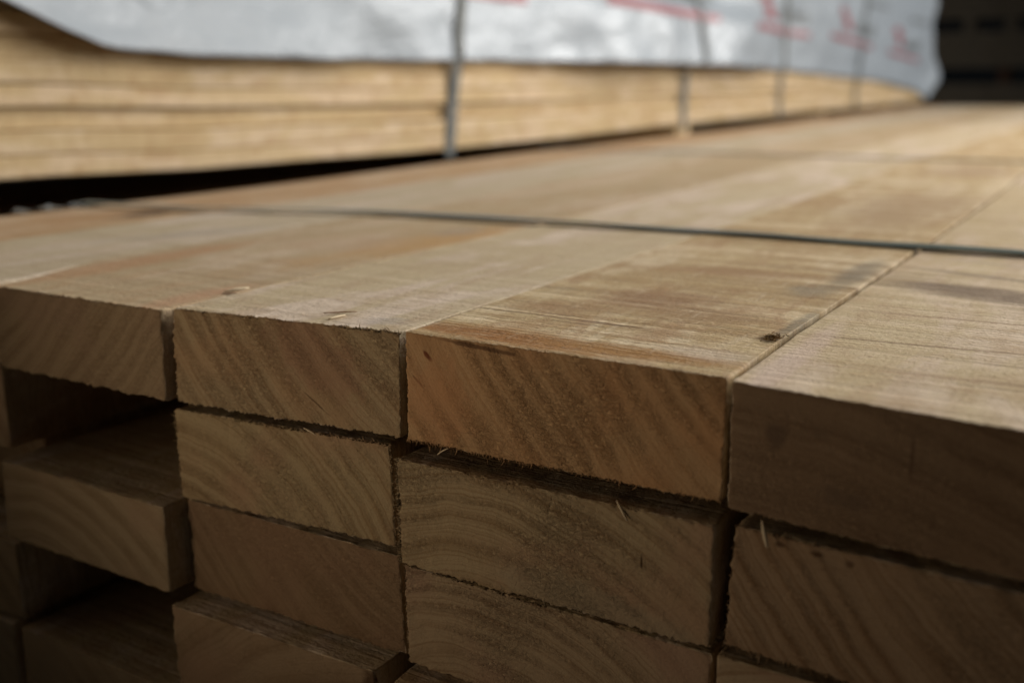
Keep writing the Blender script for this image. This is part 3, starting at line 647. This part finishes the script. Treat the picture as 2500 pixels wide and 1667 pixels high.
# repeated print on the tarp (child parts that follow its folds)
pr = bpy.data.materials.new('red_print'); t = NT(pr); t.out((0.25, 0.085, 0.095), 0.4, 0.4)
pg = bpy.data.materials.new('grey_print'); t = NT(pg); t.out((0.15, 0.16, 0.165), 0.4, 0.4)
def patch(polys, mat, name):
    V = []; F = []
    for quad in polys:                                  # quad corners (y, z): BL, BR, TR, TL
        nu, nv = 14, 5; b0 = len(V)
        for j in range(nv + 1):
            for i in range(nu + 1):
                u, v = i / nu, j / nv
                y = (quad[0][0] * (1 - u) + quad[1][0] * u) * (1 - v) + (quad[3][0] * (1 - u) + quad[2][0] * u) * v
                zz = (quad[0][1] * (1 - u) + quad[1][1] * u) * (1 - v) + (quad[3][1] * (1 - u) + quad[2][1] * u) * v
                V.append((tarp_x(y, zz) + 0.03, y, zz))
        for j in range(nv):
            for i in range(nu): F.append((b0 + j * (nu + 1) + i, b0 + j * (nu + 1) + i + 1, b0 + (j + 1) * (nu + 1) + i + 1, b0 + (j + 1) * (nu + 1) + i))
    return mesh_obj(name, V, F, [mat], (X2, 0, 0), parent=tarp)
def rect(y0, y1, z0, z1, d0=0.0, d1=0.0): return [(y0, z0 + d0), (y1, z0 + d1), (y1, z1 + d1), (y0, z1 + d0)]
for (yb, zb, dz) in ((1.9, 2.62, -.02), (11.2, 2.50, -.02), (20.3, 2.64, -.08), (29.4, 2.52, -.02), (38.6, 2.60, -.24), (48.0, 2.26, -.24)):
    L = 6.4
    patch([rect(yb, yb + L, zb - .02, zb + .15, 0, dz)], pr, 'printed_bar')
    em = [[(yb + 1.4, zb + .40), (yb + 3.1, zb + .32), (yb + 2.5, zb + .75), (yb + 1.7, zb + .75)], [(yb + 1.0, zb + .80), (yb + 2.5, zb + .78), (yb + 1.9, zb + 1.12), (yb + 1.2, zb + 1.12)]]
    patch(em, pr, 'printed_emblem')
    lt = [rect(yb + 3.4 + q * .62, yb + 3.4 + q * .62 + .44, zb + .36, zb + .36 + (.42 if q % 2 == 0 else .34), dz * .5, dz * .55) for q in range(5)]
    patch(lt, pg, 'printed_letters')
for (yb, zb) in ((3, 4.2), (15, 4.1), (24.5, 4.15), (34, 4.2), (44, 4.0), (52.5, 3.75)):      # fainter second row higher up
    patch([rect(yb, yb + 3.6, zb, zb + .16)], pg, 'printed_bar')

# straps round the covered pack
def side_strap(label, yb, lean, mat=sgrey, w=0.24):
    pts = []
    N = 26
    for i in range(N + 1):
        zz = -0.12 + (TOP + 0.1 + 0.12) * i / N; y = yb + lean * (zz) / 2.5
        zz2 = zz + (sag(y) if zz < 0.5 else 0)
        x = max(X2 + 0.10, tarp_x(y, zz2) + 0.05) if zz2 > hem(y) - 0.05 else X2 + 0.10 + 0.06 * max(0, (zz2 - 0.8))
        pts.append(((x, y, zz2), (1, 0, 0)))
    for s in range(1, 8): pts.append(((X2 + 0.15 - s * .45, yb + lean * 2.4, TOP + 0.16), (0, 0, 1)))
    return ribbon('strap', label, pts, (0, 1, 0), w, 0.015, mat, 'strap', 'straps round the covered pack', twist=lambda i: 0.25 * frac((i * .2, yb, 0)))
side_strap('grey strap on the tarp-covered pack, nearest and darkest of its row', 15.08, 0.40)
side_strap('blurred strap on the tarp-covered pack, second from the left', 25.55, 0.03)
side_strap('blurred strap on the tarp-covered pack, third from the left', 33.5, -0.05)
side_strap('faint strap low on the tarp-covered pack, farthest to the right', 43.2, 0.0)

# ---------------------------------------------------------------- dark stacks at the back of the shed
dk = long_mat('dark_back_board', 400, (0.22, 0.19, 0.14), (0.18, 0.155, 0.115), (0.25, 0.21, 0.155), saw=0.3, cracks=0.3, warm=(0.06, 0.045, 0.03))  # low base colours for all boards of the back bundles
dkr = long_mat('red_brown_block', 401, (0.12, 0.05, 0.025), (0.10, 0.045, 0.025), (0.13, 0.06, 0.03), saw=0.3, cracks=0.3, warm=(0.06, 0.03, 0.02))
YB = 95
packs = [(-2.9, -0.1), (-0.1 + 1.15 - 1.15, 0)]
levels = [(-3.4, 0.9), (2.25, 5.05), (6.15, 9.6)]     # top two gaps hold the bearers
nm = ['lowest', 'middle', 'top']
levels = [(-3.2, 0.95), (2.3 - .05, 5.1), (6.1, 9.6)]
# gaps: 0.95..2.25 and 5.1..6.1
for L, (z0, z1) in enumerate(levels):
    nl = max(2, round((z1 - z0) / 0.62)); h = (z1 - z0) / nl
    for k in range(nl):
        for d_ in range(2):
            box_obj('board', 'dark board in the %s bundle at the back of the shed' % nm[L], -40 + 0.4 * math.sin(k * 2 + L), 14 + 0.5 * math.sin(k * 3 + L),
                    YB + d_ * 1.6 + 0.08 * math.sin(k * 5 + L), YB + d_ * 1.6 + 1.5, z0 + k * h, z0 + (k + 1) * h - 0.03, [dk], 'board', 'boards in the dark %s bundle at the back' % nm[L], seed=500 + L * 40 + k * 2 + d_, nseg=10, r=0.04)
for (g0, g1, xs, lab) in ((0.97, 2.23, (-37, -31, -25, -19.4, -11.7, -6, 0, 6, 12), 'block between the lowest and middle dark bundles'), (5.12, 6.08, (-36, -29, -22, -14.7, -11.6, -5, 1, 7), 'block between the middle and top dark bundles')):
    for i, x in enumerate(xs):
        box_obj('bearer', lab, x, x + (0.8 if g0 > 2 else 0.7), YB + 0.1, YB + 3.0, g0, g1, [dkr if (g0 < 2 and i == 4) else dk], 'bearer', lab.replace('block', 'blocks'), seed=700 + i, nseg=3)
for i, x in enumerate((-38, -26, -14, -2, 10)):
    box_obj('bearer', 'bearer on the floor under the dark bundles', x, x + .9, YB + .1, YB + 3, FZ + .01, -3.21, [dk], 'bearer', 'floor bearers under the dark bundles', seed=800 + i, nseg=3)
